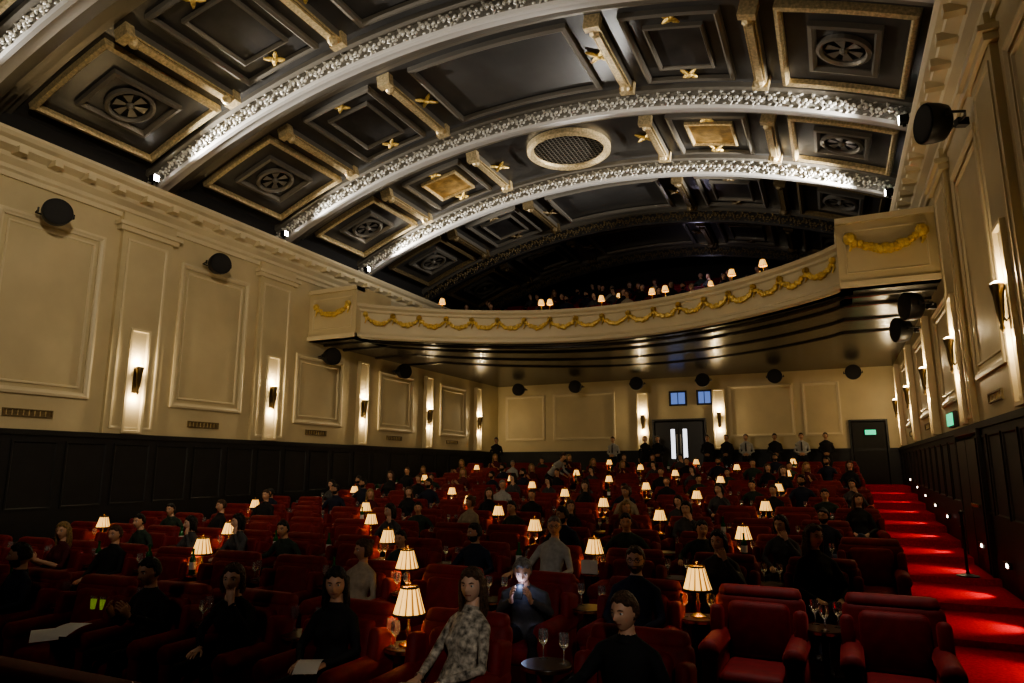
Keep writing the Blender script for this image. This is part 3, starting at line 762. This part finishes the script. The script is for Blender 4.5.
for r,x,dx,n,k,rz in hero:
    ch=min([c for c in chairs if c[0]==r],key=lambda c:abs(c[1]-x)); occupied.add((ch[0],round(ch[1],2)))
    me=person(n,**k); o=link(n,me,(ch[1]+dx,ch[2],ch[3]),rz)
    if n=="man_looking_at_phone":
        b=MB(); b.rbox((0,-.36,.88),(.075,.012,.15),.005,'black',Matrix.Rotation(-.7,3,'X'))
        ro=Matrix.Rotation(-.7,3,'X'); b.add([Vector((0,-.36,.88))+ro@Vector((sx*.034,.0075,sz*.068)) for sx,sz in((-1,-1),(1,-1),(1,1),(-1,1))],[(0,1,2,3)],'screen')
        p=b.obj("smartphone"); p.location=o.location; p.rotation_euler=o.rotation_euler
        light("phone_glow",'POINT',(0,-.33,.93),2.0,(.5,.62,1),size=.04,parent=p)
def sheet(nm,loc,rz,w=.21,h=.3):
    b=MB(); n=6; vs=[]
    for i in range(n+1):
        t=i/n-.5
        for s_ in(-.5,.5): vs.append((s_*w,t*h,.02*math.cos(t*3)))
    b.add(vs,[(2*i,2*i+1,2*i+3,2*i+2) for i in range(n)],'paper'); o=b.obj(nm,loc=loc); o.rotation_euler=(.15,0,rz); return o
z0=rowz(0)
sheet("programme_sheet",(-3.5,4.1,z0+.63),.5,.17,.24); sheet("programme_sheet",(-6.3,3.98,z0+.6),1.0); sheet("programme_sheet",(-6.05,4.02,z0+.66),.3)
b=MB()
for sx,a in((-1,.35),(1,-.35)):
    ro=Matrix.Rotation(a,3,'Z'); b.add([Vector((-2.75,rows[2]-.15,rowz(2)+ZT))+ro@Vector(p) for p in((0,0,0),(sx*.11,0,0),(sx*.11,0,.16),(0,0,.16))],[(0,1,2,3)],'paper')
b.obj("menu_card")
random.seed(21)
for (i,x,y,z) in chairs:
    if (i,round(x,2)) in occupied: continue
    if i==0 and x>-4.0: continue
    if i==1 and x>-1.4: continue
    if i<2 and random.random()<.55: continue
    if random.random()<.33: continue
    n,me=random.choices(PM,PW)[0]
    link(n,me,(x,y,z),random.uniform(-.3,.3),random.uniform(.92,1.03))
SP_=[("standing_waiter",person("standing_waiter",top='cl_white',bottom='cl_black',skin='skin0',hair='brown',style='short',pose='front',stand=True,tie=True)),
     ("standing_man",person("standing_man",top='cl_black',bottom='cl_black',skin='skin1',hair='black',style='short',pose='front',stand=True)),
     ("standing_woman",person("standing_woman",top='cl_black',bottom='cl_black',skin='skin2',hair='blonde',style='bun',pose='down',stand=True,female=True)),
     ("waiter_leaning",person("waiter_leaning",top='cl_white',bottom='cl_black',skin='skin0',hair='brown',style='short',pose='reach',stand=True,lean=.75,pitch=.5))]
for x,k in ((-8.0,0),(-6.7,2),(-6.2,1),(-4.3,1),(-3.6,1),(-2.9,0),(-1.9,1),(-1.0,0),(-.2,1)):
    n,me=SP_[k]; link(n,me,(x,26.9,ZBACK),random.uniform(-.2,.2))
n,me=SP_[3]; link(n,me,(-8.0,20.0,fz(20.3)),1.3)
n,me=SP_[1]; link(n,me,(-12.6,25.6,ZBACK),.3)
for i in range(1,9):
    y=19.3+i*.96+.5; z=ZSOF+.35+.34*i
    x=XL+.7+(i%2)*.4
    while x<XR-.5:
        if VA(x-XC,y,.5)[2]>z+1.35:
            link("velvet_armchair",CH,(x,y,z))
            if random.random()<.6:
                n,me=random.choices(PM,PW)[0]; link(n,me,(x,y,z),random.uniform(-.2,.2))
        x+=1.0
for x in (-10.3,-7.65,-7.40,-5.85,-4.3,-3.9,-2.0,-1.2):
    y=fy(x)+.05
    o=link("table_lamp",LM,(x,y+.02,ZSOF+1.0),0,.85); light("lamp_bulb",'POINT',(0,0,.3),1.2,(1,.66,.32),size=.03,parent=o)
for i,x in ((3,-6.5),(4,-3.5),(6,-2.0)):
    y=19.3+i*.96+.25; z=ZSOF+.35+.34*i; link("side_table",TB,(x+.1,y+.3,z)); o=link("table_lamp",LM,(x+.1,y+.3,z+ZT),0,.85); light("lamp_bulb",'POINT',(0,0,.3),1.0,(1,.66,.32),size=.03,parent=o)
def steplight_mesh():
    b=MB(); b.rbox((0,-.02,0),(.16,.05,.09),.01,'bronze'); b.box(-.06,.06,-.052,-.046,-.03,.02,'lens'); b.box(-.09,.09,-.08,-.02,.04,.055,'bronze'); return b.mesh("aisle_step_light")
SL=steplight_mesh()
for i,y in enumerate(rows):
    if i in (0,): continue
    z=rowz(i)+.42
    link("aisle_step_light",SL,(XR-.08,y,z),-math.pi/2)
    light("step_lamp",'SPOT',(XR-.17,y,z),34,(1,.82,.64),target=(1.4,y,rowz(i)),size=.03,angle=82,blend=.7)
b=MB(); b.lathe((0,0,0),(0,0,1.0),[(.16,0),(.16,.02),(.03,.05),(.02,.08),(.02,.93),(.035,.95),(.035,.98),(.01,1)],'black',20); b.obj("barrier_post",True,loc=(1.75,13.0,rowz(5)))
# ------------------------------------------------------------ lighting
light("wall_washer",'SPOT',(-1.5,1.0,8.0),2300,(1,.87,.66),target=(XL,11,5.6),size=.4,angle=72,blend=1)
light("wall_washer",'SPOT',(-10,1.5,8.0),330,(1,.86,.64),target=(XR,13,5.8),size=.4,angle=60,blend=1)
light("wall_washer",'SPOT',(-6,-1.5,6.0),1500,(1,.87,.66),target=(-5,18,6.1),size=.3,angle=46,blend=1)
light("ceiling_wash",'SPOT',(-6,8,5.2),230,(1,.90,.78),target=(-6,12,10),size=.5,angle=140,blend=.9)
light("ceiling_accent",'SPOT',(-7.2,17.0,6.9),260,(1,.72,.35),target=(-9.5,16,9.6),size=.1,angle=32,blend=.9)
light("ceiling_accent",'SPOT',(-4.2,17.0,6.9),150,(1,.75,.42),target=(-2.2,16,9.6),size=.1,angle=32,blend=.9)
light("ceiling_accent",'SPOT',(-5.4,16.8,6.9),520,(1,.97,.92),target=(-4.7,12.2,10.2),size=.15,angle=34,blend=.8)  # unseen spot added to give the centre panel its glossy grey sheen
light("balcony_fill",'POINT',(-4,24,9.0),12,(.75,.7,1),size=.1)  # unseen point light added for a faint purplish glow over the balcony seats
light("house_downlight",'SPOT',(-.2,6.5,9.0),1100,(1,.82,.72),target=(-.25,6.1,0),size=.15,angle=19,blend=.8)
light("front_fill",'SPOT',(1.4,-1.5,4.0),420,(1,.92,.8),target=(-2.2,4.4,.9),size=.15,angle=26,blend=1)  # unseen spot added from the screen end to brighten the front-row figures
light("front_fill",'SPOT',(-5.8,-2.2,5.5),260,(1,.86,.72),target=(-6,10.5,.6),size=.5,angle=56,blend=1)  # unseen wide fill added in place of screen light, lifting the audience faces
w=bpy.data.worlds.new("world"); C.scene.world=w; w.use_nodes=True
w.node_tree.nodes["Background"].inputs[0].default_value=(.01,.01,.012,1); w.node_tree.nodes["Background"].inputs[1].default_value=1
try: C.scene.view_settings.look='AgX - Medium High Contrast'
except Exception: pass
# ------------------------------------------------------------ camera
cd=bpy.data.cameras.new("camera"); cd.sensor_width=36; cd.lens=24.0; cd.clip_start=.05
cam=bpy.data.objects.new("camera",cd); COL.objects.link(cam); C.scene.camera=cam
cam.location=(0,0,1.9)
psi=math.radians(24.9); th=math.atan(127/683)
d=Vector((-math.sin(psi)*math.cos(th),math.cos(psi)*math.cos(th),math.sin(th)))
cam.rotation_euler=d.to_track_quat('-Z','Y').to_euler()
